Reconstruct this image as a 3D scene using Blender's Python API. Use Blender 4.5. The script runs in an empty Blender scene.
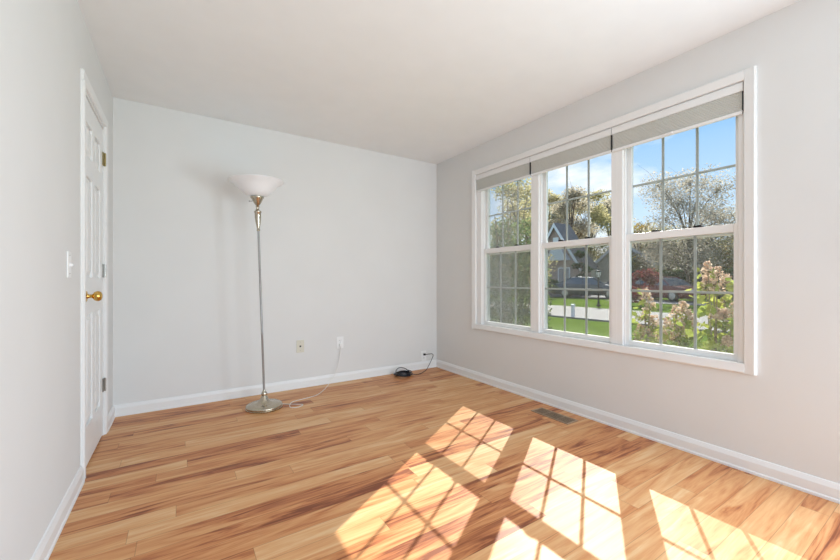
import bpy, bmesh, math, random
from mathutils import Vector, Matrix, Euler
C = bpy.context.scene.collection
SC = bpy.context.scene
R = random.Random(7)

# ---------------------------------------------------------------- camera
CAMH = 1.045
YAW = math.atan2(240, 371)
cam = bpy.data.cameras.new('camera'); camo = bpy.data.objects.new('camera', cam); C.objects.link(camo)
cam.sensor_width = 36; cam.lens = 36 * 371 / 840; cam.clip_start = .02; cam.clip_end = 500
camo.location = (0, 0, CAMH); camo.rotation_euler = (math.pi / 2, 0, -YAW)
SC.camera = camo

# ---------------------------------------------------------------- sky
w = bpy.data.worlds.new('sky'); SC.world = w; w.use_nodes = True
nt = w.node_tree; N = nt.nodes; L = nt.links
for n in list(N): N.remove(n)
out = N.new('ShaderNodeOutputWorld'); bg = N.new('ShaderNodeBackground'); bg.inputs['Strength'].default_value = 1.0
tc = N.new('ShaderNodeTexCoord'); sp = N.new('ShaderNodeSeparateXYZ'); L.new(tc.outputs['Generated'], sp.inputs[0])
cr = N.new('ShaderNodeValToRGB'); L.new(sp.outputs['Z'], cr.inputs[0])
e = cr.color_ramp.elements
e[0].position = 0.0; e[0].color = (.74, .84, .95, 1)
e[1].position = .62; e[1].color = (.10, .26, .66, 1)
a = e.new(.16); a.color = (.56, .74, .95, 1)
a = e.new(.34); a.color = (.29, .54, .89, 1)
mp = N.new('ShaderNodeMapping'); mp.inputs['Scale'].default_value = (1, 1, 2.6); mp.inputs['Location'].default_value = (0.35, .2, .1)
L.new(tc.outputs['Generated'], mp.inputs[0])
nz = N.new('ShaderNodeTexNoise'); nz.inputs['Scale'].default_value = 3.2; nz.inputs['Detail'].default_value = 7; nz.inputs['Roughness'].default_value = .55
L.new(mp.outputs[0], nz.inputs['Vector'])
c2 = N.new('ShaderNodeValToRGB'); c2.color_ramp.elements[0].position = .50; c2.color_ramp.elements[1].position = .64
L.new(nz.outputs['Fac'], c2.inputs[0])
mx = N.new('ShaderNodeMix'); mx.data_type = 'RGBA'; mx.inputs[7].default_value = (.96, .97, 1, 1)
L.new(c2.outputs[0], mx.inputs[0]); L.new(cr.outputs[0], mx.inputs[6]); L.new(mx.outputs[2], bg.inputs[0]); L.new(bg.outputs[0], out.inputs[0])

# ---------------------------------------------------------------- sun and added fill lights
SUN = Vector((-1.055, -.665, -1)).normalized()
def light(name, kind, energy, color, loc, rot, **k):
    d = bpy.data.lights.new(name, kind); d.energy = energy; d.color = color
    for a_, b_ in k.items(): setattr(d, a_, b_)
    o = bpy.data.objects.new(name, d); C.objects.link(o); o.location = loc; o.rotation_euler = rot; return o
light('sun', 'SUN', 12.5, (1, .95, .86), (20, 12, 20), SUN.to_track_quat('-Z', 'Y').to_euler(), angle=.0065)
# added soft fill from behind the camera, shining in through the wall opening
light('rear_fill_light', 'AREA', 72, (.84, .935, 1), (1.75, -3.0, 1.15), (math.radians(90 + 6), 0, 0), shape='RECTANGLE', size=1.6, size_y=2.0)
# added cool fill at the right wall, out of frame; no window there
light('right_fill_light', 'AREA', 41, (.74, .88, 1), (2.53, -.19, .98), Vector((-1, .13, -.04)).to_track_quat('-Z', 'Y').to_euler(), shape='RECTANGLE', size=.8, size_y=.95)

vs = SC.view_settings
vs.view_transform = 'Standard'; vs.look = 'None'; vs.gamma = 1; vs.exposure = 0.29; vs.use_curve_mapping = False

# ---------------------------------------------------------------- materials
def S(c):   # sRGB 0-255 -> linear
    return tuple(((v / 255) / 12.92 if v <= 10 else ((v / 255 + .055) / 1.055) ** 2.4) for v in c) + (1,)
def mat(name, col, rough=.6, metal=0, noise=0, nscale=30, bump=0, spec=.5, **k):
    m = bpy.data.materials.new(name); m.use_nodes = True
    t = m.node_tree; b = t.nodes['Principled BSDF']
    b.inputs['Roughness'].default_value = rough; b.inputs['Metallic'].default_value = metal
    b.inputs['Specular IOR Level'].default_value = spec
    for a_, b_ in k.items(): b.inputs[a_.replace('_', ' ')].default_value = b_
    b.inputs['Base Color'].default_value = col
    if noise or bump:
        tc = t.nodes.new('ShaderNodeTexCoord'); n = t.nodes.new('ShaderNodeTexNoise'); n.inputs['Scale'].default_value = nscale; n.inputs['Detail'].default_value = 5
        t.links.new(tc.outputs['Object'], n.inputs['Vector'])
        if noise:
            r = t.nodes.new('ShaderNodeValToRGB')
            r.color_ramp.elements[0].position = .3; r.color_ramp.elements[1].position = .7
            r.color_ramp.elements[0].color = tuple(c * (1 - noise) for c in col[:3]) + (1,)
            r.color_ramp.elements[1].color = tuple(min(1, c * (1 + noise)) for c in col[:3]) + (1,)
            t.links.new(n.outputs['Fac'], r.inputs[0]); t.links.new(r.outputs[0], b.inputs['Base Color'])
        if bump:
            bp = t.nodes.new('ShaderNodeBump'); bp.inputs['Strength'].default_value = bump; bp.inputs['Distance'].default_value = .01
            t.links.new(n.outputs['Fac'], bp.inputs['Height']); t.links.new(bp.outputs[0], b.inputs['Normal'])
    return m
def leafmat(name, c1, c2, c3=None, trans=.45, scale=1.2):
    m = bpy.data.materials.new(name); m.use_nodes = True; t = m.node_tree; n = t.nodes
    n.remove(n['Principled BSDF']); o = n['Material Output']
    g = n.new('ShaderNodeNewGeometry')
    r = n.new('ShaderNodeValToRGB'); r.color_ramp.elements[0].color = c1; r.color_ramp.elements[1].color = c2
    if c3: e_ = r.color_ramp.elements.new(.8); e_.color = c3; r.color_ramp.elements[1].color = c2
    t.links.new(g.outputs['Random Per Island'], r.inputs[0])
    d = n.new('ShaderNodeBsdfDiffuse'); tr = n.new('ShaderNodeBsdfTranslucent'); mx = n.new('ShaderNodeMixShader'); mx.inputs[0].default_value = trans
    t.links.new(r.outputs[0], d.inputs[0]); t.links.new(r.outputs[0], tr.inputs[0])
    t.links.new(d.outputs[0], mx.inputs[1]); t.links.new(tr.outputs[0], mx.inputs[2]); t.links.new(mx.outputs[0], o.inputs[0])
    return m

M = {}
M['wall'] = mat('wall_paint', (.755, .75, .735, 1), .75, noise=.012, nscale=3, bump=.02, spec=.2)
M['ceil'] = mat('ceiling_paint', (.89, .90, .90, 1), .9, noise=.012, nscale=6, bump=.05, spec=.1)
M['trim'] = mat('trim_paint', (.84, .84, .83, 1), .35, spec=.4, noise=.008, nscale=8)
M['vinyl'] = mat('white_vinyl', (.86, .86, .85, 1), .35, spec=.4, noise=.008, nscale=8)
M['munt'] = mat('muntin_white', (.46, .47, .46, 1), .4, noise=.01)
M['shade'] = mat('shade_fabric', S((208, 208, 202)), .9, noise=.03, nscale=200, spec=.1)
M['dark'] = mat('dark_shadow_fill', (.03, .03, .03, 1), .6, noise=.05)  # near-black colour standing in for shadow in gaps, slots and holes
M['brass'] = mat('polished_brass', (.70, .44, .12, 1), .14, 1, noise=.03)
M['brass2'] = mat('aged_brass', (.40, .34, .18, 1), .3, 1, noise=.1, nscale=80)
M['steel'] = mat('hinge_steel', (.36, .35, .33, 1), .3, 1, noise=.1, nscale=80)
M['nickel'] = mat('brushed_nickel', (.50, .45, .36, 1), .24, 1, noise=.06, nscale=60)
M['pole'] = mat('nickel_pole', (.36, .355, .35, 1), .45, .6, noise=.04)
M['glassshade'] = mat('frosted_alabaster_glass', (.90, .91, .93, 1), .35, noise=.04, nscale=7)
M['plate'] = mat('white_plate_plastic', (.86, .86, .85, 1), .3, noise=.01)
M['almond'] = mat('almond_plate_plastic', (.68, .65, .54, 1), .35, noise=.01)
M['cordw'] = mat('clear_white_cord', (.78, .76, .72, 1), .35, noise=.02)
M['black'] = mat('black_cable_rubber', (.012, .013, .018, 1), .35, noise=.1)
M['register'] = mat('bronze_register_metal', (.36, .25, .16, 1), .4, .1, noise=.08, nscale=40)
M['brick'] = mat('far_brick', (.42, .31, .27, 1), .9, noise=.15, nscale=8)
M['siding'] = mat('beige_siding', (.55, .51, .43, 1), .9, noise=.05, nscale=4)
M['roof'] = mat('grey_shingles', (.20, .18, .16, 1), .9, noise=.2, nscale=10)
M['tanroof'] = mat('tan_shingles', (.42, .37, .29, 1), .9, noise=.12, nscale=10)
M['extwhite'] = mat('exterior_white_paint', (.75, .77, .8, 1), .7, noise=.03)
M['bark'] = mat('tree_bark', (.13, .10, .075, 1), .95, noise=.25, nscale=12, bump=.4)
M['stem'] = mat('shrub_stem', (.22, .16, .10, 1), .9, noise=.2, nscale=20)
M['street'] = mat('pale_concrete', (.20, .195, .19, 1), .9, noise=.06, nscale=3)
M['asphalt'] = mat('asphalt', (.07, .075, .08, 1), .9, noise=.15, nscale=6)
M['post'] = mat('lamp_post_iron', (.02, .02, .022, 1), .4, .5, noise=.05)
M['lampglass'] = mat('milk_lantern_glass', (.85, .85, .85, 1), .3, noise=.02)
M['carblue'] = mat('car_paint_slate', (.075, .095, .13, 1), .25, .5, noise=.03)
M['carred'] = mat('car_paint_red', (.18, .03, .035, 1), .25, .4, noise=.03)
M['carglass'] = mat('car_window_glass', (.10, .14, .18, 1), .06, 0, noise=.05, spec=1)
M['tyre'] = mat('tyre_rubber', (.02, .02, .02, 1), .8, noise=.1)
M['hub'] = mat('wheel_alloy', (.5, .5, .52, 1), .3, .8, noise=.05)
M['ext'] = mat('outside_wall_siding', (.6, .58, .54, 1), .9, noise=.04)

def grass_mat():
    m = mat('lawn_grass', (.1, .2, .04, 1), 1, spec=0); t = m.node_tree; b = t.nodes['Principled BSDF']
    tc = t.nodes.new('ShaderNodeTexCoord'); n = t.nodes.new('ShaderNodeTexNoise'); n.inputs['Scale'].default_value = 2.2; n.inputs['Detail'].default_value = 10; n.inputs['Roughness'].default_value = .75
    r = t.nodes.new('ShaderNodeValToRGB'); r.color_ramp.elements[0].position = .32; r.color_ramp.elements[1].position = .68
    r.color_ramp.elements[0].color = (.046, .082, .010, 1); r.color_ramp.elements[1].color = (.125, .19, .030, 1)
    t.links.new(tc.outputs['Object'], n.inputs['Vector']); t.links.new(n.outputs['Fac'], r.inputs[0]); t.links.new(r.outputs[0], b.inputs['Base Color']); return m
M['grass'] = grass_mat()

def floor_mat():
    m = bpy.data.materials.new('laminate_planks'); m.use_nodes = True; t = m.node_tree; n = t.nodes; b = n['Principled BSDF']
    def math_(op, a, bb=None, c=None):
        q = n.new('ShaderNodeMath'); q.operation = op
        for i, v in enumerate((a, bb, c)):
            if v is None: continue
            if isinstance(v, (int, float)): q.inputs[i].default_value = v
            else: t.links.new(v, q.inputs[i])
        return q.outputs[0]
    tc = n.new('ShaderNodeTexCoord'); s = n.new('ShaderNodeSeparateXYZ'); t.links.new(tc.outputs['Object'], s.inputs[0])
    X, Y = s.outputs[0], s.outputs[1]
    PW, PL = .098, 1.22
    yr = math_('DIVIDE', Y, PW); row = math_('FLOOR', yr)
    wn = n.new('ShaderNodeTexWhiteNoise'); wn.noise_dimensions = '1D'; t.links.new(row, wn.inputs['W'])
    xo = math_('MULTIPLY_ADD', wn.outputs['Value'], 5.0, math_('DIVIDE', X, PL)); col = math_('FLOOR', xo)
    cb = n.new('ShaderNodeCombineXYZ'); t.links.new(row, cb.inputs[0]); t.links.new(col, cb.inputs[1])
    w2 = n.new('ShaderNodeTexWhiteNoise'); w2.noise_dimensions = '2D'; t.links.new(cb.outputs[0], w2.inputs['Vector'])
    rnd = w2.outputs['Value']
    def grain(sx, sy, det, dist, off):
        c = n.new('ShaderNodeCombineXYZ')
        t.links.new(math_('MULTIPLY_ADD', rnd, off, math_('MULTIPLY', X, sx)), c.inputs[0])
        t.links.new(math_('MULTIPLY_ADD', rnd, off * 1.7, math_('MULTIPLY', Y, sy)), c.inputs[1])
        t.links.new(math_('MULTIPLY', rnd, off), c.inputs[2])
        g = n.new('ShaderNodeTexNoise'); g.inputs['Scale'].default_value = 1; g.inputs['Detail'].default_value = det; g.inputs['Distortion'].default_value = dist; g.inputs['Roughness'].default_value = .55
        t.links.new(c.outputs[0], g.inputs['Vector']); return g.outputs['Fac']
    g1 = grain(1.9, 19, 5, 1.3, 37); g2 = grain(6, 120, 3, .3, 61)
    fac = math_('ADD', math_('ADD', math_('MULTIPLY_ADD', g1, .80, .10), math_('MULTIPLY', g2, .22)), math_('MULTIPLY', math_('SUBTRACT', rnd, .5), .26))
    r = n.new('ShaderNodeValToRGB'); el = r.color_ramp.elements
    el[0].position = .40; el[0].color = S((132, 72, 44)); el[1].position = .82; el[1].color = S((226, 184, 136))
    for p, c in ((.455, (172, 104, 64)), (.52, (196, 128, 80)), (.60, (209, 148, 97)), (.72, (219, 166, 115))):
        q = el.new(p); q.color = S(c)
    t.links.new(fac, r.inputs[0])
    fy = math_('FRACT', yr); fx = math_('FRACT', xo)
    ey = math_('MINIMUM', fy, math_('SUBTRACT', 1, fy)); ex = math_('MINIMUM', fx, math_('SUBTRACT', 1, fx))
    seam = math_('MINIMUM', math_('MULTIPLY', ey, PW), math_('MULTIPLY', ex, PL))
    sm = n.new('ShaderNodeMapRange'); t.links.new(seam, sm.inputs[0]); sm.inputs[1].default_value = .0004; sm.inputs[2].default_value = .0016; sm.inputs[3].default_value = .62; sm.inputs[4].default_value = 1
    mx = n.new('ShaderNodeMix'); mx.data_type = 'RGBA'; mx.blend_type = 'MULTIPLY'; mx.inputs[0].default_value = 1
    t.links.new(r.outputs[0], mx.inputs[6]); t.links.new(sm.outputs[0], mx.inputs[7]); t.links.new(mx.outputs[2], b.inputs['Base Color'])
    b.inputs['Roughness'].default_value = .42; b.inputs['Specular IOR Level'].default_value = .28
    return m
M['floor'] = floor_mat()

def glass_mat(name, tint, refl=.5):
    m = bpy.data.materials.new(name); m.use_nodes = True; t = m.node_tree; n = t.nodes; n.remove(n['Principled BSDF']); o = n['Material Output']
    tr = n.new('ShaderNodeBsdfTransparent'); tr.inputs[0].default_value = tint
    gl = n.new('ShaderNodeBsdfGlossy'); gl.inputs['Roughness'].default_value = 0
    fr = n.new('ShaderNodeFresnel'); fr.inputs[0].default_value = 1.45
    mm = n.new('ShaderNodeMath'); mm.operation = 'MULTIPLY'; mm.inputs[1].default_value = refl; t.links.new(fr.outputs[0], mm.inputs[0])
    mx = n.new('ShaderNodeMixShader'); t.links.new(mm.outputs[0], mx.inputs[0]); t.links.new(tr.outputs[0], mx.inputs[1]); t.links.new(gl.outputs[0], mx.inputs[2]); t.links.new(mx.outputs[0], o.inputs[0])
    return m
M['glass'] = glass_mat('window_glass', (.97, .985, .98, 1))
def screen_mat():
    m = bpy.data.materials.new('insect_screen_mesh'); m.use_nodes = True; t = m.node_tree; n = t.nodes; n.remove(n['Principled BSDF']); o = n['Material Output']
    tr = n.new('ShaderNodeBsdfTransparent'); d = n.new('ShaderNodeBsdfDiffuse'); d.inputs[0].default_value = (.22, .22, .20, 1)
    mx = n.new('ShaderNodeMixShader'); mx.inputs[0].default_value = .22
    t.links.new(tr.outputs[0], mx.inputs[1]); t.links.new(d.outputs[0], mx.inputs[2]); t.links.new(mx.outputs[0], o.inputs[0]); return m
M['screen'] = screen_mat()

# ---------------------------------------------------------------- helpers
def obj(name, bm, m, parent=None, smooth=False, bevel=0, **props):
    me = bpy.data.meshes.new(name)
    bmesh.ops.recalc_face_normals(bm, faces=bm.faces)
    if smooth:
        for f_ in bm.faces: f_.smooth = True
    bm.to_mesh(me); bm.free()
    me.materials.append(M[m] if isinstance(m, str) else m)
    o = bpy.data.objects.new(name, me); C.objects.link(o)
    if parent: o.parent = parent
    if bevel:
        b = o.modifiers.new('bevel', 'BEVEL'); b.width = bevel; b.segments = 2; b.limit_method = 'ANGLE'
    if smooth:
        try: me.set_sharp_from_angle(angle=math.radians(50))
        except Exception: pass
    for k, v in props.items(): o[k] = v
    return o
def thing(name, label, cat, loc=(0, 0, 0), rz=0, group=None):
    o = bpy.data.objects.new(name, None); C.objects.link(o); o.location = loc; o.rotation_euler = (0, 0, rz); o.empty_display_size = .1
    if label: o['label'] = label
    if cat: o['category'] = cat
    if group: o['group'] = group
    return o
def bx(bm, x0, x1, y0, y1, z0, z1, mtx=None):
    v = [bm.verts.new((x, y, z)) for x in (x0, x1) for y in (y0, y1) for z in (z0, z1)]
    if mtx:
        for q in v: q.co = mtx @ q.co
    for i in ((0, 1, 3, 2), (4, 6, 7, 5), (0, 4, 5, 1), (2, 3, 7, 6), (0, 2, 6, 4), (1, 5, 7, 3)): bm.faces.new([v[k] for k in i])
def box(x0, x1, y0, y1, z0, z1):
    bm = bmesh.new(); bx(bm, x0, x1, y0, y1, z0, z1); return bm
def prism(bm, prof, fn, t0, t1):
    """extrude the polygon prof along fn(p, t)"""
    a_ = [bm.verts.new(fn(p, t0)) for p in prof]; b_ = [bm.verts.new(fn(p, t1)) for p in prof]
    bm.faces.new(a_); bm.faces.new(b_[::-1]); k = len(prof)
    for i in range(k): bm.faces.new((a_[i], a_[(i + 1) % k], b_[(i + 1) % k], b_[i]))
def lathe(bm, prof, seg=40, c=(0, 0, 0), axis='z', close=True):
    rings = []
    for r, z in prof:
        ring = []
        for i in range(seg):
            a_ = 2 * math.pi * i / seg; p = (r * math.cos(a_), r * math.sin(a_), z)
            if axis == 'x': p = (p[2], p[0], p[1])
            if axis == 'y': p = (p[0], p[2], p[1])
            ring.append(bm.verts.new((p[0] + c[0], p[1] + c[1], p[2] + c[2])))
        rings.append(ring)
    for a_, b_ in zip(rings, rings[1:]):
        for i in range(seg): bm.faces.new((a_[i], a_[(i + 1) % seg], b_[(i + 1) % seg], b_[i]))
    if close: bm.faces.new(rings[0][::-1]); bm.faces.new(rings[-1])
def smoothpath(pts, n=8):
    P = [Vector(p) for p in pts]; P = [2 * P[0] - P[1]] + P + [2 * P[-1] - P[-2]]; o = []
    for i in range(1, len(P) - 2):
        for k in range(n):
            t = k / n; a, b, c, d = P[i - 1:i + 3]
            o.append(.5 * ((2 * b) + (c - a) * t + (2 * a - 5 * b + 4 * c - d) * t * t + (3 * b - a - 3 * c + d) * t ** 3))
    o.append(P[-2]); return o
def tube(bm, pts, r, seg=8):
    P = [Vector(p) for p in pts]; rr = r if isinstance(r, (list, tuple)) else [r] * len(P)
    prev = None; rings = []
    for i, p in enumerate(P):
        d = (P[min(i + 1, len(P) - 1)] - P[max(i - 1, 0)]).normalized()
        if prev is None: u = d.orthogonal().normalized()
        else: u = (prev - d * prev.dot(d)); u = u.normalized() if u.length > 1e-6 else d.orthogonal().normalized()
        prev = u; v = d.cross(u)
        rings.append([bm.verts.new(p + (u * math.cos(2 * math.pi * k / seg) + v * math.sin(2 * math.pi * k / seg)) * rr[i]) for k in range(seg)])
    for a_, b_ in zip(rings, rings[1:]):
        for k in range(seg): bm.faces.new((a_[k], a_[(k + 1) % seg], b_[(k + 1) % seg], b_[k]))
    bm.faces.new(rings[0][::-1]); bm.faces.new(rings[-1])
def st(o): o['kind'] = 'structure'; return o

# ---------------------------------------------------------------- room shell
XL, XR, YB, YF, HC = -.43, 2.60, 3.65, -.62, 2.44
GZ = -.20
st(obj('floor', box(XL - .15, XR + .02, YF - .15, YB + .15, -.12, 0), 'floor'))
st(obj('ceiling', box(XL - .15, XR + .15, YF - .15, YB + .15, HC, HC + .15), 'ceil'))
st(obj('wall_back', box(XL - .15, XR + .15, YB, YB + .15, -.12, HC), 'wall'))
# wall behind the camera with a wide opening made to let the added fill in
bm = bmesh.new()
bx(bm, XL - .15, XL + .12, YF - .15, YF, -.12, HC); bx(bm, XR - .12, XR + .15, YF - .15, YF, -.12, HC); bx(bm, XL + .12, XR - .12, YF - .15, YF, 2.3, HC)
st(obj('wall_front', bm, 'wall'))
DY0, DY1, DZ = 2.607, 3.268, 2.075      # door opening
bm = bmesh.new()
bx(bm, XL - .15, XL, YF, DY0, -.12, HC); bx(bm, XL - .15, XL, DY1, YB, -.12, HC); bx(bm, XL - .15, XL, DY0, DY1, DZ, HC)
st(obj('wall_left', bm, 'wall'))
OY0, OY1, OZ0, OZ1 = .7175, 2.94, .572, 2.148   # window opening
bm = bmesh.new()
bx(bm, XR, XR + .15, YF, OY0, -.12, HC); bx(bm, XR, XR + .15, OY1, YB, -.12, HC)
bx(bm, XR, XR + .15, OY0, OY1, -.12, OZ0); bx(bm, XR, XR + .15, OY0, OY1, OZ1, HC)
st(obj('wall_right', bm, 'wall'))

# baseboards
BP = [(0, 0), (.017, 0), (.017, .012), (.013, .018), (.013, .062), (.009, .074), (.005, .086), (0, .088)]
def bb(name, segs):
    bm = bmesh.new()
    for fn, a_, b_ in segs: prism(bm, BP, fn, a_, b_)
    st(obj(name, bm, 'trim'))
bb('baseboard_back', [(lambda p, t: (t, YB - p[0], p[1]), XL, XR)])
bb('baseboard_right', [(lambda p, t: (XR - p[0], t, p[1]), YF, YB - .0)])
bb('baseboard_left', [(lambda p, t: (XL + p[0], t, p[1]), YF, 2.553), (lambda p, t: (XL + p[0], t, p[1]), 3.323, YB)])

# ---------------------------------------------------------------- door
CP = [(0, 0), (.058, 0), (.058, .008), (.050, .015), (.020, .012), (.008, .013), (0, .007)]   # casing profile: across, out (0 = inner edge)
bm = bmesh.new()
prism(bm, CP, lambda p, t: (XL + p[1], 2.613 - p[0], t), 0, 2.082 + 0.0)
prism(bm, CP, lambda p, t: (XL + p[1], 3.263 + p[0], t), 0, 2.082)
prism(bm, CP, lambda p, t: (XL + p[1], t, 2.080 + p[0]), 2.555, 3.321)
st(obj('trim_1', bm, 'trim'))
door = thing('door_1', None, None, (XL, 2.625, 0)); st(door)
def dl(y): return y - 2.625
bm = bmesh.new()   # jamb lining
bx(bm, -.145, .0, 2.6075 - 2.625, 2.622 - 2.625, 0, 2.074); bx(bm, -.145, .0, 3.252 - 2.625, 3.2675 - 2.625, 0, 2.074); bx(bm, -.145, 0, -.003, .627, 2.06, 2.074)
bx(bm, -.06, -.045, -.003, .010, 0, 2.06); bx(bm, -.06, -.045, .615, .627, 0, 2.06)
obj('door_jamb', bm, 'trim', door)
bm = bmesh.new()
W, ZB, ZT = .624, .012, 2.055
bx(bm, -.041, -.016, 0, W, ZB, ZT)
cols = [(.10, .268), (.356, .524)]; rows = [(.23, .855), (1.06, 1.625), (1.745, 1.925)]
for y0, y1 in ((0, .10), (.268, .356), (.524, W)): bx(bm, -.016, -.005, y0, y1, ZB, ZT)
zz = [ZB] + [q for r_ in rows for q in r_] + [ZT]
for k in range(0, len(zz), 2):
    for y0, y1 in cols: bx(bm, -.016, -.005, y0, y1, zz[k], zz[k + 1])
for y0, y1 in cols:
    for z0, z1 in rows:   # raised field with sloping border
        o_, i_ = .012, .036
        a_ = [bm.verts.new((-.016, y, z)) for y, z in ((y0 + o_, z0 + o_), (y1 - o_, z0 + o_), (y1 - o_, z1 - o_), (y0 + o_, z1 - o_))]
        b_ = [bm.verts.new((-.006, y, z)) for y, z in ((y0 + i_, z0 + i_), (y1 - i_, z0 + i_), (y1 - i_, z1 - i_), (y0 + i_, z1 - i_))]
        bm.faces.new(b_)
        for q in range(4): bm.faces.new((a_[q], a_[(q + 1) % 4], b_[(q + 1) % 4], b_[q]))
obj('door_leaf', bm, 'trim', door, bevel=.0015)
for z, m_ in ((1.855, 'brass2'), (1.106, 'steel'), (.342, 'steel')):
    bm = bmesh.new()
    lathe(bm, [(.0, -.045), (.006, -.043), (.006, .043), (0, .045)], 12, (.006, .626, z), close=False)
    for k in (-.027, -.009, .009, .027): lathe(bm, [(.0068, -.001), (.0068, .001)], 12, (.006, .626, z + k))
    bx(bm, -.004, .0015, .597, .622, z - .044, z + .044); bx(bm, .0, .0015, .628, .640, z - .044, z + .044)
    obj('hinge', bm, m_, door, label='aged brass top hinge' if m_ == 'brass2' else 'grey steel hinge')
bm = bmesh.new()
lathe(bm, [(.0, 0), (.031, 0), (.032, .004), (.027, .009), (.014, .011), (.011, .016), (.010, .028), (.014, .034), (.023, .040), (.028, .050), (.028, .058), (.023, .068), (.012, .073), (0, .074)], 32, (-.005, .062, .956), 'x', close=False)
obj('door_knob', bm, 'brass', door, smooth=True, label='shiny brass knob')

# ---------------------------------------------------------------- windows
WP = .7275
cent = [1.0935, 1.821, 2.5485]
def window(k, cy):
    t = thing('window_%d' % k, None, None, (XR, cy, 0)); st(t)
    y0 = OY0 - cy if k == 3 else -WP / 2
    y1 = OY1 - cy if k == 1 else WP / 2
    zb, zt = OZ0, OZ1; G = .291; SH = .323
    bm = bmesh.new()
    bx(bm, .012, .135, y0, -SH, zb, zt); bx(bm, .012, .135, SH, y1, zb, zt)
    bx(bm, .012, .135, -SH, SH, zb, zb + .013); bx(bm, .012, .135, -SH, SH, 2.0855, zt)
    # inner stops standing off the jamb
    bx(bm, .030, .040, -SH, -SH + .010, zb + .013, 2.085); bx(bm, .030, .040, SH - .010, SH, zb + .013, 2.085)
    obj('frame', bm, 'vinyl', t, bevel=.0015)
    def sash(nm, x, z0, z1, g0, g1):
        bm = bmesh.new()
        bx(bm, x, x + .028, -SH + .001, -G, z0, z1); bx(bm, x, x + .028, G, SH - .001, z0, z1)
        bx(bm, x, x + .028, -G, G, z0, g0); bx(bm, x, x + .028, -G, G, g1, z1)
        s = obj(nm, bm, 'vinyl', t, bevel=.002)
        bm = bmesh.new(); bx(bm, x + .012, x + .016, -G, G, g0, g1); obj('pane', bm, 'glass', s)
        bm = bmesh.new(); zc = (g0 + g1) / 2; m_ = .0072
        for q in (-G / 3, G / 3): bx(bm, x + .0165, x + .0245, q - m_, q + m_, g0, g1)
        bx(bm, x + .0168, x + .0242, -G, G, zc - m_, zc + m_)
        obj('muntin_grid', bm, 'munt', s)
        return s
    lo = sash('lower_sash', .0405, .5855, 1.365, .622, 1.318)
    up = sash('upper_sash', .0700, 1.305, 2.085, 1.367, 2.045)
    for q in (-.12, .12):
        bm = bmesh.new(); bx(bm, .042, .068, q - .025, q + .025, 1.365, 1.371); lathe(bm, [(.011, 0), (.011, .008), (.004, .010)], 12, (.055, q, 1.370)); bx(bm, .044, .052, q - .004, q + .028, 1.371, 1.377)
        obj('sash_lock', bm, 'post', lo, label='small dark sash lock')
    bm = bmesh.new()
    bx(bm, .104, .106, -SH + .012, SH - .012, .60, 1.36)
    sc = obj('insect_screen', bm, 'screen', t)
    bm = bmesh.new()
    for a_ in ((-SH + .001, -SH + .012, .586, 1.372), (SH - .012, SH - .001, .586, 1.372), (-SH + .012, SH - .012, .586, .60), (-SH + .012, SH - .012, 1.36, 1.372)):
        bx(bm, .102, .109, a_[0], a_[1], a_[2], a_[3])
    obj('screen_frame', bm, 'vinyl', sc)
for k, cy in ((1, cent[2]), (2, cent[1]), (3, cent[0])): window(k, cy)
# casing around the triple window
WC = [(0, 0), (.054, 0), (.054, .014), (.046, .019), (.012, .014), (.004, .013), (0, .009)]
bm = bmesh.new()
A0, A1, Z0, Z1 = .743, 2.937, .588, 2.139
prism(bm, WC, lambda p, t: (XR - p[1], A0 - p[0], t), Z0 - .054, Z1 + .054)
prism(bm, WC, lambda p, t: (XR - p[1], A1 + p[0], t), Z0 - .054, Z1 + .054)
prism(bm, WC, lambda p, t: (XR - p[1], t, Z1 + p[0]), A0 - .003, A1 + .003)
prism(bm, WC, lambda p, t: (XR - p[1], t, Z0 - p[0]), A0 - .003, A1 + .003)
st(obj('trim_2', bm, 'trim'))

# cellular shades
spans = [(2.2265, 2.934, 'grey cellular shade raised over the farthest of the three windows'),
         (1.4895, 2.2205, 'grey cellular shade raised over the middle window of the three'),
         (.748, 1.4835, 'grey cellular shade raised over the nearest window, beside the wide wall')]
for y0, y1, lab in spans:
    t = thing('cellular_shade', lab, 'window shade', (XR - .0, (y0 + y1) / 2, 1.96), 0, 'raised shades across the triple window')
    h = (y1 - y0) / 2
    bm = bmesh.new(); prism(bm, [(-.004, .126), (.011, .126), (.011, .176), (-.002, .176), (-.006, .168), (-.006, .134)], lambda p, q: (p[0], q, p[1]), -h, h); obj('headrail', bm, 'trim', t)
    bm = bmesh.new(); prof = []; n_ = 11
    for i in range(n_): z = .0195 + .1065 * i / n_; prof += [(.004, z), (-.001, z + .1065 / n_ / 2)]
    prof += [(.004, .1258), (.011, .1258), (.011, .0195)]
    prism(bm, prof, lambda p, q: (p[0], q, p[1]), -h + .005, h - .005); obj('pleated_fabric', bm, 'shade', t, label='pleated grey fabric')
    bm = bmesh.new(); bx(bm, -.002, .011, -h - .001, -h + .0045, .020, .1255); obj('gap_shadow_strip', bm, 'dark', t, label='dark strip for the shadowed seam beside the folded fabric')  # dark strip added as the shadow in the seam between two shades
    bm = bmesh.new(); bx(bm, -.004, .011, -h + .003, h - .003, 0, .019); rail = obj('bottom_rail', bm, 'trim', t, bevel=.002)
    bm = bmesh.new(); prism(bm, [(-.004, .010), (-.012, .006), (-.014, .010), (-.004, .020)], lambda p, q: (p[0], q, p[1]), -.022, .022); obj('pull_tab', bm, 'plate', rail)

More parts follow.
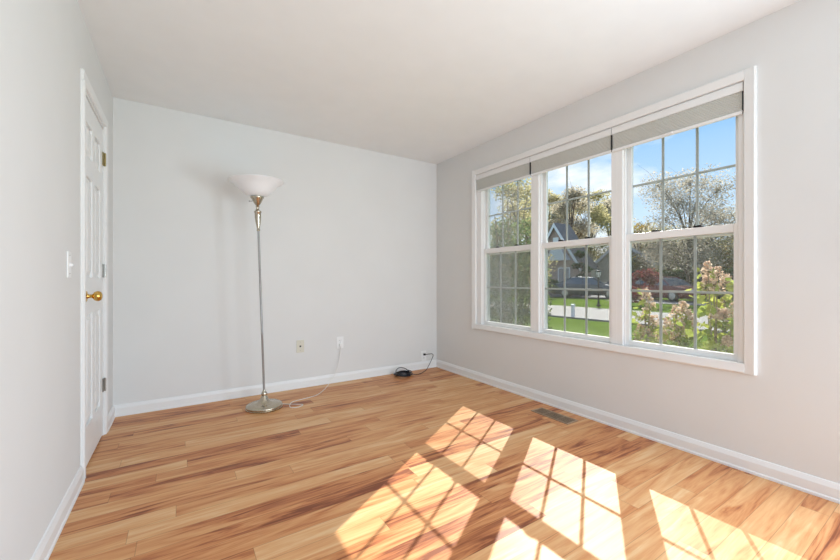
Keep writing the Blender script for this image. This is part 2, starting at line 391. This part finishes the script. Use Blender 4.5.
# ---------------------------------------------------------------- floor lamp
lamp = thing('floor_lamp', 'brushed nickel torchiere floor lamp with white glass bowl shade', 'floor lamp', (.578, 3.235, 0))
bm = bmesh.new()
lathe(bm, [(.0, 0), (.137, 0), (.141, .004), (.141, .010), (.136, .013), (.139, .017), (.139, .026), (.134, .032), (.126, .034), (.122, .038), (.085, .040), (.066, .045), (.048, .055), (.036, .070), (.028, .086), (.022, .098), (.019, .103), (.019, .106), (0, .106)], 64, close=False)
base = obj('base', bm, 'nickel', lamp, smooth=True)
LEAN = Matrix.Rotation(math.radians(-1.9), 4, 'Y')
LO = Matrix.Translation((0, 0, .10)) @ LEAN @ Matrix.Translation((0, 0, -.10))
def leaned(o): o.matrix_local = LO; return o
bm = bmesh.new(); lathe(bm, [(.0, .100), (.017, .100), (.022, .108), (.024, .118), (.019, .130), (.012, .140), (.010, .150), (0, .150)], 32, close=False)
leaned(obj('base_collar', bm, 'nickel', lamp, smooth=True))
bm = bmesh.new(); lathe(bm, [(.0085, .145), (.0085, .60), (.0095, .602), (.0095, .612), (.0085, .614), (.0085, 1.12), (.0095, 1.122), (.0095, 1.132), (.0085, 1.134), (.0085, 1.45)], 24)
leaned(obj('pole', bm, 'pole', lamp, smooth=True, label='slim grey metal pole'))
bm = bmesh.new(); lathe(bm, [(.0, 1.440), (.014, 1.442), (.014, 1.452), (.010, 1.458), (.013, 1.475), (.020, 1.515), (.024, 1.555), (.024, 1.588), (.028, 1.592), (.028, 1.602), (.018, 1.608), (.011, 1.618), (.011, 1.632), (.016, 1.638), (.011, 1.645), (.016, 1.652), (.025, 1.664), (.033, 1.680), (.042, 1.698), (.051, 1.712), (.051, 1.718), (0, 1.716)], 32, close=False)
leaned(obj('lamp_neck', bm, 'nickel', lamp, smooth=True, label='turned nickel neck and cup'))
bm = bmesh.new()
pr = [(.030, 1.719), (.058, 1.724), (.082, 1.733), (.106, 1.751), (.129, 1.775), (.148, 1.796), (.168, 1.814), (.190, 1.830), (.206, 1.838), (.210, 1.843)]
inn = [(r_ - .004 if r_ > .2 else r_ - .003, z + .004) for r_, z in pr][::-1]
lathe(bm, pr + inn, 64, close=False)
leaned(obj('lamp_shade', bm, 'glassshade', lamp, smooth=True, label='white frosted glass bowl'))
bm = bmesh.new(); tube(bm, [(-.028, -.010, 1.684), (-.048, -.018, 1.676), (-.060, -.022, 1.675)], [.003, .003, .003], 8); lathe(bm, [(.0, -.006), (.005, -.004), (.006, 0), (.005, .004), (0, .006)], 10, (-.062, -.023, 1.675), close=False)
leaned(obj('switch_knob', bm, 'pole', lamp, smooth=True))
bm = bmesh.new()
P = [(.135, .0, .012), (.17, -.01, .004), (.24, -.06, .0035), (.285, -.10, .0035), (.235, -.14, .0035), (.18, -.11, .004), (.22, .01, .0035), (.33, .05, .0035), (.47, .10, .0035), (.61, .27, .006), (.67, .340, .030), (.73, .362, .10), (.772, .378, .20), (.795, .390, .29), (.801, .396, .345), (.802, .400, .375)]
tube(bm, smoothpath(P, 7), .0026, 8)
cord = obj('power_cord', bm, 'cordw', lamp, smooth=True, label='thin pale cord')
bm = bmesh.new(); bx(bm, .790, .815, .386, .4068, .366, .396); obj('plug', bm, 'plate', cord, bevel=.003)

# ---------------------------------------------------------------- switch, outlets, cables
t = thing('light_switch', 'white toggle light switch on the left wall beside the door', 'light switch', (XL, 2.30, 1.116))
obj('plate', box(0, .006, -.030, .030, -.060, .060), 'plate', t, bevel=.002)
bm = bmesh.new(); prism(bm, [(.006, -.010), (.006, .008), (.018, .002), (.018, -.006)], lambda p, q: (p[0], q, p[1]), -.005, .005); obj('toggle', bm, 'plate', t)
for z in (-.042, .042):
    bm = bmesh.new(); lathe(bm, [(.003, .006), (.003, .007)], 10, (0, 0, z), 'x'); obj('screw', bm, 'steel', t)
def outlet(name, lab, cat, x, z, m_, kind, group=None):
    t = thing(name, lab, cat, (x, YB, z), 0, group)
    obj('plate', box(-.036, .036, -.006, 0, -.060, .060), m_, t, bevel=.002)
    if kind == 'duplex':
        for dz in (-.021, .021):
            bm = bmesh.new(); bx(bm, -.017, .017, -.008, -.006, dz - .014, dz + .014); s_ = obj('socket', bm, m_, t, bevel=.0008)
            for q in ((-.008, -.0055, dz - .001, dz + .008), (.0055, .008, dz, dz + .007), (-.002, .002, dz - .010, dz - .006)):
                bm = bmesh.new(); bx(bm, q[0], q[1], -.0085, -.0079, q[2], q[3]); obj('slot', bm, 'dark', s_)
        bm = bmesh.new(); lathe(bm, [(.003, -.0068), (.003, -.006)], 10, (0, 0, 0), 'y'); obj('screw', bm, 'steel', t)
    else:
        bm = bmesh.new(); bx(bm, -.008, .008, -.0068, -.006, -.008, .008); s_ = obj('jack', bm, 'dark', t, label='small dark phone jack hole')
        for z_ in (-.040, .040):
            bm = bmesh.new(); lathe(bm, [(.003, -.0068), (.003, -.006)], 10, (0, 0, z_), 'y'); obj('screw', bm, 'steel', t)
    return t
outlet('phone_jack', 'almond phone jack plate on the back wall beside the floor lamp', 'wall jack', .978, .403, 'almond', 'jack')
outlet('wall_outlet', 'white duplex wall outlet where the pale lamp cord hangs', 'outlet', 1.381, .402, 'plate', 'duplex')
outlet('wall_outlet', 'white low wall outlet just above the baseboard near the corner', 'outlet', 2.41, .150, 'plate', 'duplex')

t = thing('coiled_cable', 'coiled black power cable lying on the floor near the corner outlet', 'cable', (2.045, 3.50, 0))
bm = bmesh.new(); pts = []
for i in range(150):
    a_ = i * .30; k = i / 150
    r1 = .092 - .012 * math.sin(i * .11); r2 = .074 + .010 * math.sin(i * .17)
    pts.append((r1 * math.cos(a_) + .008 * math.sin(i * .05), r2 * math.sin(a_), .008 + .030 * k + .003 * math.sin(i * .6)))
tube(bm, pts, .0042, 6)
co = obj('coil', bm, 'black', t, smooth=True)
bm = bmesh.new()
P = [(.085, -.02, .012), (.14, -.045, .006), (.20, -.04, .005), (.26, .0, .005), (.34, .05, .014), (.41, .09, .06), (.455, .10, .12), (.465, .095, .155), (.44, .082, .178), (.40, .090, .178), (.378, .118, .172)]
tube(bm, smoothpath(P, 8), .0035, 8); obj('cable_lead', bm, 'black', t, smooth=True)
bm = bmesh.new(); bx(bm, .358, .380, .118, .142, .160, .182); bm2 = obj('plug', bm, 'black', t, bevel=.003)
bm = bmesh.new(); tube(bm, smoothpath([(-.085, -.01, .03), (-.06, .05, .055), (0, .08, .072), (.055, .06, .062), (.088, .0, .03)], 6), .004, 6); obj('loose_loop', bm, 'black', t, smooth=True)

# floor register
t = thing('floor_register', 'bronze metal floor vent register set in the planks by the right wall', 'floor vent', (2.415, 1.838, 0))
bm = bmesh.new(); a_, b_, c_ = .066, .167, .014
bx(bm, -a_, a_, -b_, -b_ + c_, 0, .005); bx(bm, -a_, a_, b_ - c_, b_, 0, .005); bx(bm, -a_, -a_ + c_, -b_ + c_, b_ - c_, 0, .005); bx(bm, a_ - c_, a_, -b_ + c_, b_ - c_, 0, .005)
obj('frame', bm, 'register', t, bevel=.0015)
bm = bmesh.new()
for i in range(-3, 4): bx(bm, i * .0145 - .0022, i * .0145 + .0022, -b_ + c_, b_ - c_, .001, .0042)
for q in (-.06, .06): bx(bm, -a_ + c_, a_ - c_, q - .002, q + .002, .001, .0044)
obj('louvre', bm, 'register', t)
obj('duct_shadow_sheet', box(-a_ + c_, a_ - c_, -b_ + c_, b_ - c_, .0002, .0008), 'dark', t, label='dark sheet standing in for the shadowed duct below the slats')  # near-black sheet laid on the floor as the duct's shadow

# ---------------------------------------------------------------- outside: ground
def slab(name, m_, x0, x1, y0, y1, z0, z1): return st(obj(name, box(x0, x1, y0, y1, z0, z1), m_))
slab('ground', 'grass', 2.75, 90, -50, 90, GZ - .4, GZ)
slab('street', 'street', 10.75, 15.4, -50, 90, GZ - .05, GZ + .012)
slab('kerb', 'street', 10.60, 10.75, -50, 90, GZ - .05, GZ + .05)
slab('driveway', 'street', 21.3, 25.2, -30, 12.6, GZ - .05, GZ + .012)
slab('parking_lot', 'asphalt', 23.2, 30, 12.6, 60, GZ - .05, GZ + .012)

def at(px, depth):     # a point of the outdoor layout: bearing (as an image column) and distance
    u = (px - 420) / 371
    return Vector((math.sin(YAW) + u * math.cos(YAW), math.cos(YAW) - u * math.sin(YAW))) * depth

# low marker post beside the street
p = at(573, 12.4)
t = thing('marker_post', 'short white square post standing at the edge of the pale street', 'post', (p.x, p.y, GZ))
obj('post_shaft', box(-.045, .045, -.045, .045, 0, .40), 'extwhite', t, bevel=.008)
bm = bmesh.new(); prism(bm, [(-.055, .40), (.055, .40), (.055, .42), (0, .445), (-.055, .42)], lambda p_, q: (p_[0], q, p_[1]), -.055, .055); obj('post_cap', bm, 'extwhite', t)

# yard lamp post
p = at(598.5, 17.6)
t = thing('street_lamp', 'black iron yard lamp post with glass lantern on the lawn', 'lamp post', (p.x, p.y, GZ))
bm = bmesh.new(); lathe(bm, [(0, 0), (.10, 0), (.10, .05), (.06, .10), (.045, .20), (.035, .30), (.035, 1.32), (.05, 1.34), (.05, 1.36), (.03, 1.38), (0, 1.38)], 16, close=False); obj('post_shaft', bm, 'post', t, smooth=True)
bm = bmesh.new(); lathe(bm, [(.05, 1.38), (.075, 1.40), (.125, 1.62)], 6); lan = obj('lantern_glass', bm, 'lampglass', t, label='pale lantern glass')
bm = bmesh.new(); lathe(bm, [(.15, 1.62), (.15, 1.635), (.09, 1.70), (.03, 1.73), (.012, 1.78), (.0, 1.79)], 6, close=False); 
for i in range(6):
    a_ = 2 * math.pi * i / 6; tube(bm, [(.078 * math.cos(a_), .078 * math.sin(a_), 1.39), (.13 * math.cos(a_), .13 * math.sin(a_), 1.63)], .008, 4)
obj('lantern_cap', bm, 'post', t)

# ---------------------------------------------------------------- houses
def house(name, lab, x, y, w_, d_, hz, ap, wallm, vent=True, ov=.35, roofm='roof', rl='grey shingled roof'):
    """front gable faces -x; w_ along y, d_ along x"""
    t = thing(name, lab, 'house', (x, y, GZ)); h = w_ / 2
    bm = bmesh.new(); prism(bm, [(-h, 0), (h, 0), (h, hz), (0, ap), (-h, hz)], lambda p_, q: (q, p_[0], p_[1]), 0, d_); obj('wall', bm, wallm, t)
    s_ = (ap - hz) / h; th = .16
    bm = bmesh.new()
    for g in (-1, 1):
        prism(bm, [(0, ap + .02), (g * (h + ov), hz - s_ * ov + .02), (g * (h + ov), hz - s_ * ov + th), (0, ap + th + .05)], lambda p_, q: (q, p_[0], p_[1]), -.28, d_ + .3)
    obj('roof', bm, roofm, t, label=rl)
    for g in (-1, 1):
        bm = bmesh.new(); prism(bm, [(0, ap - .22), (g * (h + ov), hz - s_ * ov - .20), (g * (h + ov), hz - s_ * ov + th - .02), (0, ap + th - .02)], lambda p_, q: (q, p_[0], p_[1]), -.34, -.28)
        obj('rake_board', bm, 'extwhite', t, label='white gable trim boards')
    if vent:
        bm = bmesh.new(); bx(bm, -.05, 0, -.28, .28, hz + (ap - hz) * .42, hz + (ap - hz) * .68); obj('gable_vent', bm, 'extwhite', t)
    bm = bmesh.new(); bx(bm, -.05, 0, -h * .62, -h * .10, 1.0, 2.3); f_ = obj('window', bm, 'extwhite', t)
    bm = bmesh.new(); bx(bm, -.07, -.05, -h * .57, -h * .15, 1.08, 2.22); obj('pane', bm, 'carglass', f_)
    return t
hs = house('house', 'brown brick house with steep white trimmed gable behind the parked cars', 27.3, 20.55, 4.5, 1.6, 2.6, 6.0, 'brick')
bm = bmesh.new(); bx(bm, 1.7, 7.5, 1.0, 12, 0, 2.5); obj('side_wing', bm, 'siding', hs)
bm = bmesh.new(); prism(bm, [(1.5, 2.5), (7.9, 2.5), (4.7, 4.4)], lambda p_, q: (p_[0], q, p_[1]), .8, 12.2); obj('wing_roof', bm, 'roof', hs, label='grey shingled roof')
bm = bmesh.new(); prism(bm, [(-1.15, 2.9), (1.15, 2.9), (0, 4.5)], lambda p_, q: (q, p_[0] - .35, p_[1]), -.5, 0); obj('dormer_gable', bm, 'extwhite', hs)
house('house', 'beige sided house with sloping roof beyond the yard lamp post', *at(622, 41), 8.0, 4, 2.4, 5.6, 'siding', False, .35, 'tanroof', 'weathered tan roof')

# ---------------------------------------------------------------- cars
def car(lab, paint, loc, rz):
    t = thing('car', lab, 'car', loc, rz, 'cars parked across the street')
    # length on x (front at -x), width on y
    def loft(secs):
        bm = bmesh.new(); rings = []
        for x, pts in secs: rings.append([bm.verts.new((x, y, z)) for y, z in pts])
        k = len(rings[0])
        for a_, b_ in zip(rings, rings[1:]):
            for i in range(k): bm.faces.new((a_[i], a_[(i + 1) % k], b_[(i + 1) % k], b_[i]))
        bm.faces.new(rings[0][::-1]); bm.faces.new(rings[-1]); return bm
    def sec(hw, z0, z1, tw=.0):
        return [(-hw + .06, z0), (hw - .06, z0), (hw, z0 + .15), (hw, (z0 + z1) / 2 + .1), (hw - .07 - tw, z1), (0, z1 + .03), (-hw + .07 + tw, z1), (-hw, (z0 + z1) / 2 + .1), (-hw, z0 + .15)]
    b = loft([(-2.32, sec(.70, .32, .62)), (-2.2, sec(.80, .24, .72)), (-1.8, sec(.88, .20, .80)), (-1.0, sec(.90, .20, .92)), (0, sec(.90, .20, .94)), (1.2, sec(.90, .20, .97)), (1.9, sec(.88, .22, 1.00)), (2.2, sec(.82, .26, .94)), (2.32, sec(.74, .34, .80))])
    body = obj('body', b, paint, t, smooth=True)
    def cs(hw, z0, z1, top): return [(-hw, z0), (hw, z0), (top, z1), (0, z1 + .02), (-top, z1)]
    g = loft([(-1.12, cs(.80, .90, .93, .74)), (-.72, cs(.80, .90, 1.22, .64)), (-.32, cs(.80, .90, 1.40, .58)), (.9, cs(.80, .93, 1.41, .58)), (1.35, cs(.80, .95, 1.24, .62)), (1.85, cs(.78, .96, 1.00, .70))])
    obj('windows', g, 'carglass', t, smooth=True, label='dark reflective windows')
    r_ = loft([(-.36, [(-.60, 1.385), (.60, 1.385), (.56, 1.425), (-.56, 1.425)]), (.3, [(-.61, 1.40), (.61, 1.40), (.56, 1.455), (-.56, 1.455)]), (.98, [(-.61, 1.38), (.61, 1.38), (.56, 1.43), (-.56, 1.43)])])
    obj('roof_panel', r_, paint, t, smooth=True)
    for g_ in (-1, 1):
        for a_, b_ in (((-1.1, .80, .93), (-.36, .585, 1.40)), ((.25, .80, .92), (.30, .585, 1.41)), ((.98, .585, 1.40), (1.80, .72, 1.0))):
            bm = bmesh.new(); tube(bm, [(a_[0], a_[1] * g_, a_[2]), (b_[0], b_[1] * g_, b_[2])], .035, 6); obj('pillar', bm, paint, t)
    for x in (-1.42, 1.38):
        for y in (-.84, .84):
            bm = bmesh.new(); lathe(bm, [(0, -.10), (.30, -.10), (.33, -.07), (.33, .07), (.30, .10), (0, .10)], 24, (x, y, .33), 'y', close=False); wh = obj('wheel', bm, 'tyre', t)
            bm = bmesh.new(); lathe(bm, [(.0, -.115 if y < 0 else .115), (.06, -.12 if y < 0 else .12), (.21, -.105 if y < 0 else .105), (.21, 0)], 16, (x, y, .33), 'y', close=False); obj('hubcap', bm, 'hub', wh)
    for y in (-.58, .58):
        bm = bmesh.new(); bx(bm, -2.30, -2.18, y - .14, y + .14, .58, .70); obj('headlight', bm, 'lampglass', t, bevel=.02)
        bm = bmesh.new(); bx(bm, 2.2, 2.31, y - .14, y + .14, .72, .84); obj('tail_light', bm, 'carred', t, bevel=.02)
    return t
zg = GZ + .014
p = at(588, 26.0); car('slate blue sedan parked across the street behind the yard lamp post', 'carblue', (p.x, p.y, zg), math.radians(116))
p = at(632, 31); car('grey blue car parked behind the slate sedan, partly hidden', 'carblue', (p.x, p.y, zg), math.radians(110))
p = at(664, 22.6); car('dark red car parked beyond the pink flowering shrub', 'carred', (p.x, p.y, zg), math.radians(70))

# ---------------------------------------------------------------- plants
def leaves(bm, cloud, n, size, rnd, aspect=.6, lobed=False, up=.0):
    """n leaf blades at points drawn by cloud()"""
    for _ in range(n):
        c = cloud(); s_ = size * rnd.uniform(.6, 1.3)
        d = Vector((rnd.gauss(0, 1), rnd.gauss(0, 1), rnd.gauss(0, .6) - .2)).normalized()
        u = d.cross(Vector((rnd.gauss(0, 1), rnd.gauss(0, 1), rnd.gauss(0, 1) + up))).normalized(); nn = d.cross(u)
        if lobed:
            o_ = [(0, 0), (.22, .42), (.42, .30), (.55, .46), (.72, .26), (1, 0), (.72, -.26), (.55, -.46), (.42, -.30), (.22, -.42)]
        else: o_ = [(0, 0), (.5, .5), (1, 0), (.5, -.5)]
        v = [bm.verts.new(c + d * (a_ * s_) + u * (b_ * s_ * aspect * 2 * .5) + nn * (s_ * .12 * abs(b_))) for a_, b_ in o_]
        bm.faces.new(v)
def blob(c, r, rnd, shell=.35):
    """random point in the outer part of an ellipsoid"""
    while True:
        d = Vector((rnd.gauss(0, 1), rnd.gauss(0, 1), rnd.gauss(0, 1))).normalized(); k = rnd.uniform(shell, 1) ** .6
        return Vector(c) + Vector((d.x * r[0] * k, d.y * r[1] * k, d.z * r[2] * k))
LM = {
 'yellow': leafmat('autumn_leaf_yellow', (.34, .32, .15, 1), (.50, .44, .25, 1), (.40, .33, .20, 1), .55),
 'pale': leafmat('leaf_pale_tan', (.38, .34, .25, 1), (.50, .44, .33, 1), (.36, .33, .2, 1), .5),
 'green': leafmat('leaf_green', (.22, .22, .11, 1), (.40, .37, .20, 1), (.44, .33, .18, 1), .5),
 'dark': leafmat('leaf_dark_green', (.025, .05, .018, 1), (.06, .10, .03, 1), (.09, .11, .05, 1), .3),
 'grey': leafmat('leaf_grey_brown', (.36, .33, .27, 1), (.50, .46, .39, 1), (.40, .35, .26, 1), .45),
 'orange': leafmat('leaf_orange_tan', (.32, .20, .07, 1), (.30, .28, .10, 1), (.42, .30, .14, 1), .45),
 'red': leafmat('leaf_dark_red', (.16, .03, .04, 1), (.30, .10, .09, 1), (.22, .05, .06, 1), .35),
 'lime': leafmat('leaf_lime', (.26, .34, .06, 1), (.46, .48, .10, 1), (.10, .16, .04, 1), .5),
 'pink': leafmat('petal_dusty_pink', (.55, .34, .24, 1), (.84, .70, .55, 1), (.34, .15, .08, 1), .4),
 'shrub': leafmat('shrub_leaf', (.08, .115, .045, 1), (.17, .21, .09, 1), (.42, .40, .19, 1), .45),
}
def tree(lab, loc, h, cr_, cz, n, size, lm, seed, group=None, sparse=.2, nb=9, trunk=.14, name='tree', cat='tree'):
    rnd = random.Random(seed)
    t = thing(name, lab, cat, (loc[0], loc[1], GZ), 0, group)
    bm = bmesh.new(); top = Vector((rnd.uniform(-.3, .3), rnd.uniform(-.3, .3), h * .93))
    tube(bm, [(0, 0, 0), (0, 0, h * .3), top * .6, top], [trunk, trunk * .8, trunk * .5, trunk * .12], 8)
    blobs = []
    for i in range(nb):
        a_ = 2 * math.pi * i / nb + rnd.uniform(-.4, .4); k = rnd.uniform(.35, .95)
        z = cz + (h - cz) * rnd.uniform(-.75, .80)
        rr = cr_ * rnd.uniform(.35, .75) * math.sqrt(max(.1, 1 - ((z - cz) / (h - cz)) ** 2))
        e_ = Vector((math.cos(a_) * rr, math.sin(a_) * rr, z))
        s0 = Vector((0, 0, max(h * .15, z * .55)))
        m_ = (s0 + e_) / 2 + Vector((0, 0, .06 * h))
        pp = smoothpath([s0, m_, e_], 4); tube(bm, pp, [trunk * .4 * (1 - .75 * q / (len(pp) - 1)) for q in range(len(pp))], 5)
        for _ in range(4):
            f_ = e_ + Vector((rnd.gauss(0, .3) * cr_, rnd.gauss(0, .3) * cr_, abs(rnd.gauss(0, .15)) * h * .5)); g_ = pp[rnd.randint(4, len(pp) - 1)]
            tube(bm, [g_, (g_ + f_) / 2 + Vector((0, 0, .03 * h)), f_], [trunk * .12, trunk * .08, trunk * .02], 4)
        blobs.append((e_, cr_ * rnd.uniform(.33, .5)))
    blobs.append((Vector((0, 0, h * .88)), cr_ * .35))
    obj('trunk', bm, 'bark', t, smooth=True)
    bm = bmesh.new()
    def cloud():
        c, r_ = rnd.choice(blobs); return blob(c, (r_, r_, r_ * .75), rnd, sparse)
    leaves(bm, cloud, n, size, rnd, .7)
    obj('foliage', bm, LM[lm], t)
    return t
G_ = 'trees beyond the street'
# near tree seen in the far window: airy yellow-green crown
p = at(520, 17); tree('airy yellow green tree rising above the shrub at the far window', p, 6.0, 2.0, 3.2, 9500, .11, 'yellow', 3, None, .0, 16, .07)
p = at(477, 30); tree('narrow dark conifer shaped tree at the left edge of the far window', p, 9.2, 1.0, 4.5, 2600, .3, 'dark', 5, None, .2, 9, .12)
specs = [(549, 50, 13.8, 3.6, 'yellow', 8200, 'yellow green tree rising directly behind the brick gable'),
         (571, 44, 12.6, 3.2, 'pale', 8200, 'tan autumn tree just right of the brick gable'),
         (590, 54, 15.0, 3.8, 'yellow', 8200, 'pale yellow tree in the right panes of the middle window'),
         (611, 60, 15.5, 4.0, 'pale', 8200, 'grey leaved tree behind the beige house'),
         (527, 45, 12.5, 3.4, 'green', 4200, 'green tree behind and left of the brick gable house'),
         (640, 40, 7.4, 3.0, 'orange', 3600, 'orange tinged tree beyond the dark red car'),
         (668, 34, 6.4, 2.7, 'green', 4200, 'rounded green tree over the left part of the dark hedge'),
         (702, 31, 5.6, 2.6, 'green', 4200, 'green tree over the middle of the dark hedge'),
         (738, 29, 5.8, 2.6, 'orange', 4200, 'tan leaved tree at the right edge of the nearest window')]
for i, (px, d_, h_, c_, lm, n_, lab) in enumerate(specs):
    p = at(px, d_); tree(lab, p, h_, c_, h_ * .52, int(n_ * 1.5), .22, lm, 20 + i, G_, .0, 20, .2)
p = at(688, 24); tree('tall pale branching tree with thin crown in the nearest window', p, 8.6, 3.5, 5.0, 22000, .11, 'grey', 41, None, .0, 22, .12)

# dark hedge beyond the driveway
a_, b_ = at(653, 28.5), at(752, 22.5)
t = thing('hedge', 'long dark green hedge behind the driveway in the nearest window', 'hedge', ((a_.x + b_.x) / 2, (a_.y + b_.y) / 2, GZ), math.atan2(b_.y - a_.y, b_.x - a_.x))
hl = (b_ - a_).length / 2; rnd = random.Random(9); bm = bmesh.new()
leaves(bm, lambda: Vector((rnd.uniform(-hl, hl), rnd.uniform(-.5, .5), rnd.uniform(0, 1.95))), 15000, .16, rnd, .7); obj('foliage', bm, LM['dark'], t)
bm = bmesh.new()
for i in range(14): q = -hl + hl * 2 * (i + .5) / 14; tube(bm, [(q, 0, 0), (q + .1, .05, .9), (q - .1, 0, 1.7)], [.06, .05, .02], 5)
obj('stems', bm, 'bark', t)
# dark red shrub in front of the red car
p = at(641, 17.5); tree('dark red leaved shrub standing on the lawn before the red car', p, 1.7, .9, .9, 2600, .10, 'red', 61, None, .1, 8, .03, 'shrub', 'shrub')
p = at(553, 24.5); tree('small round green shrub by the brick house front', p, 1.3, .5, .8, 1500, .08, 'dark', 62, None, .1, 7, .03, 'shrub', 'shrub')
p = at(581, 28.4); tree('dark upright evergreen shrub at the right corner of the brick house', p, 3.6, .75, 1.8, 3600, .14, 'dark', 63, None, .1, 9, .05, 'shrub', 'shrub')

# tall shrub right outside the far window
p = at(514, 6.3); rnd = random.Random(77)
t = thing('shrub', 'tall dense green shrub growing right outside the farthest window', 'shrub', (p.x, p.y, GZ))
bm = bmesh.new()
def cl():
    while True:
        z = rnd.uniform(.02, 2.25); rr = .60 * (1 - .55 * max(0, (z - 1.2) / 1.3) ** 1.5); a_ = rnd.uniform(0, 2 * math.pi); k = math.sqrt(rnd.uniform(.05, 1))
        if z > 1.9 and rnd.random() < .45: continue
        return Vector((math.cos(a_) * rr * k, math.sin(a_) * rr * k, z))
leaves(bm, cl, 8000, .055, rnd, .6); obj('foliage', bm, LM['shrub'], t)
bm = bmesh.new()
for i in range(14):
    a_ = 2 * math.pi * i / 14; r_ = rnd.uniform(.2, .45); tube(bm, smoothpath([(.05 * math.cos(a_), .05 * math.sin(a_), 0), (r_ * .7 * math.cos(a_), r_ * .7 * math.sin(a_), 1.0), (r_ * math.cos(a_), r_ * math.sin(a_), rnd.uniform(1.9, 2.6))], 4), .009, 5)
obj('stems', bm, 'stem', t, smooth=True)

# flowering hydrangea shrubs below the nearest window
def hydrangea(lab, loc, heads, n_leaf, seed, rad):
    """heads: (dx, dy, z, size) flower heads"""
    rnd = random.Random(seed)
    t = thing('flowering_shrub', lab, 'shrub', (loc[0], loc[1], GZ), 0, 'pink flowering shrubs outside the nearest window')
    bm = bmesh.new(); pts = []
    for dx, dy, z, s_ in heads:
        pth = smoothpath([(dx * .2, dy * .2, 0), (dx * .6, dy * .6, z * .5), (dx, dy, z)], 6); tube(bm, pth, .006, 5); pts += [q for q in pth if q.z > .25]
    obj('stems', bm, 'stem', t, smooth=True)
    bm = bmesh.new()
    def c():
        q = rnd.choice(pts); return q + Vector((rnd.gauss(0, rad), rnd.gauss(0, rad), rnd.gauss(-.03, .05)))
    leaves(bm, c, int(n_leaf * 1.6), .10, rnd, .75, True, .8); obj('foliage', bm, LM['lime'], t)
    for dx, dy, z, s_ in heads:
        bm = bmesh.new()
        def c2():
            k = rnd.uniform(0, 1); rr = s_ * .55 * (1 - k * .75) * math.sqrt(rnd.uniform(.2, 1)); a_ = rnd.uniform(0, 6.283); return Vector((dx + rr * math.cos(a_), dy + rr * math.sin(a_), z - s_ * .55 + k * s_ * .95))
        leaves(bm, c2, 150, .028, rnd, 1.0); obj('flower_head', bm, LM['pink'], t)
def H(loc, px, py, depth, s_):
    q = at(px, depth); return (q.x - loc[0], q.y - loc[1], CAMH - (py - 280) / 371 * depth - GZ, s_)
l1 = at(645, 5.2); l2 = at(675, 4.6); l3 = at(716, 3.9)
hydrangea('pink flowering shrub at the left side of the nearest window', l1, [H(l1, *q) for q in ((645, 293, 5.2, .16), (650, 303, 5.1, .17), (646, 313, 5.3, .18), (654, 320, 5.1, .17), (640, 329, 5.2, .18), (648, 333, 5.0, .17), (657, 336, 5.3, .16), (638, 341, 5.1, .17), (648, 345, 5.0, .17))], 110, 5, .06)
hydrangea('pink flowering shrub seen through the middle panes of the nearest window', l2, [H(l2, *q) for q in ((676, 311, 4.6, .17), (683, 306, 4.7, .16), (689, 317, 4.6, .17), (668, 325, 4.5, .18), (681, 327, 4.5, .17), (692, 328, 4.6, .16), (664, 336, 4.7, .17), (674, 337, 4.6, .16))], 150, 6, .06)
hydrangea('tallest pink flowering shrub with lime leaves at the right of the nearest window', l3, [H(l3, *q) for q in ((708, 268, 3.9, .15), (717, 273, 3.9, .17), (726, 280, 3.9, .15), (706, 281, 4.0, .13), (714, 284, 3.9, .14), (716, 312, 3.8, .11), (728, 302, 3.9, .15), (733, 318, 3.7, .13), (724, 314, 3.8, .13), (728, 340, 3.7, .10))], 230, 7, .09)
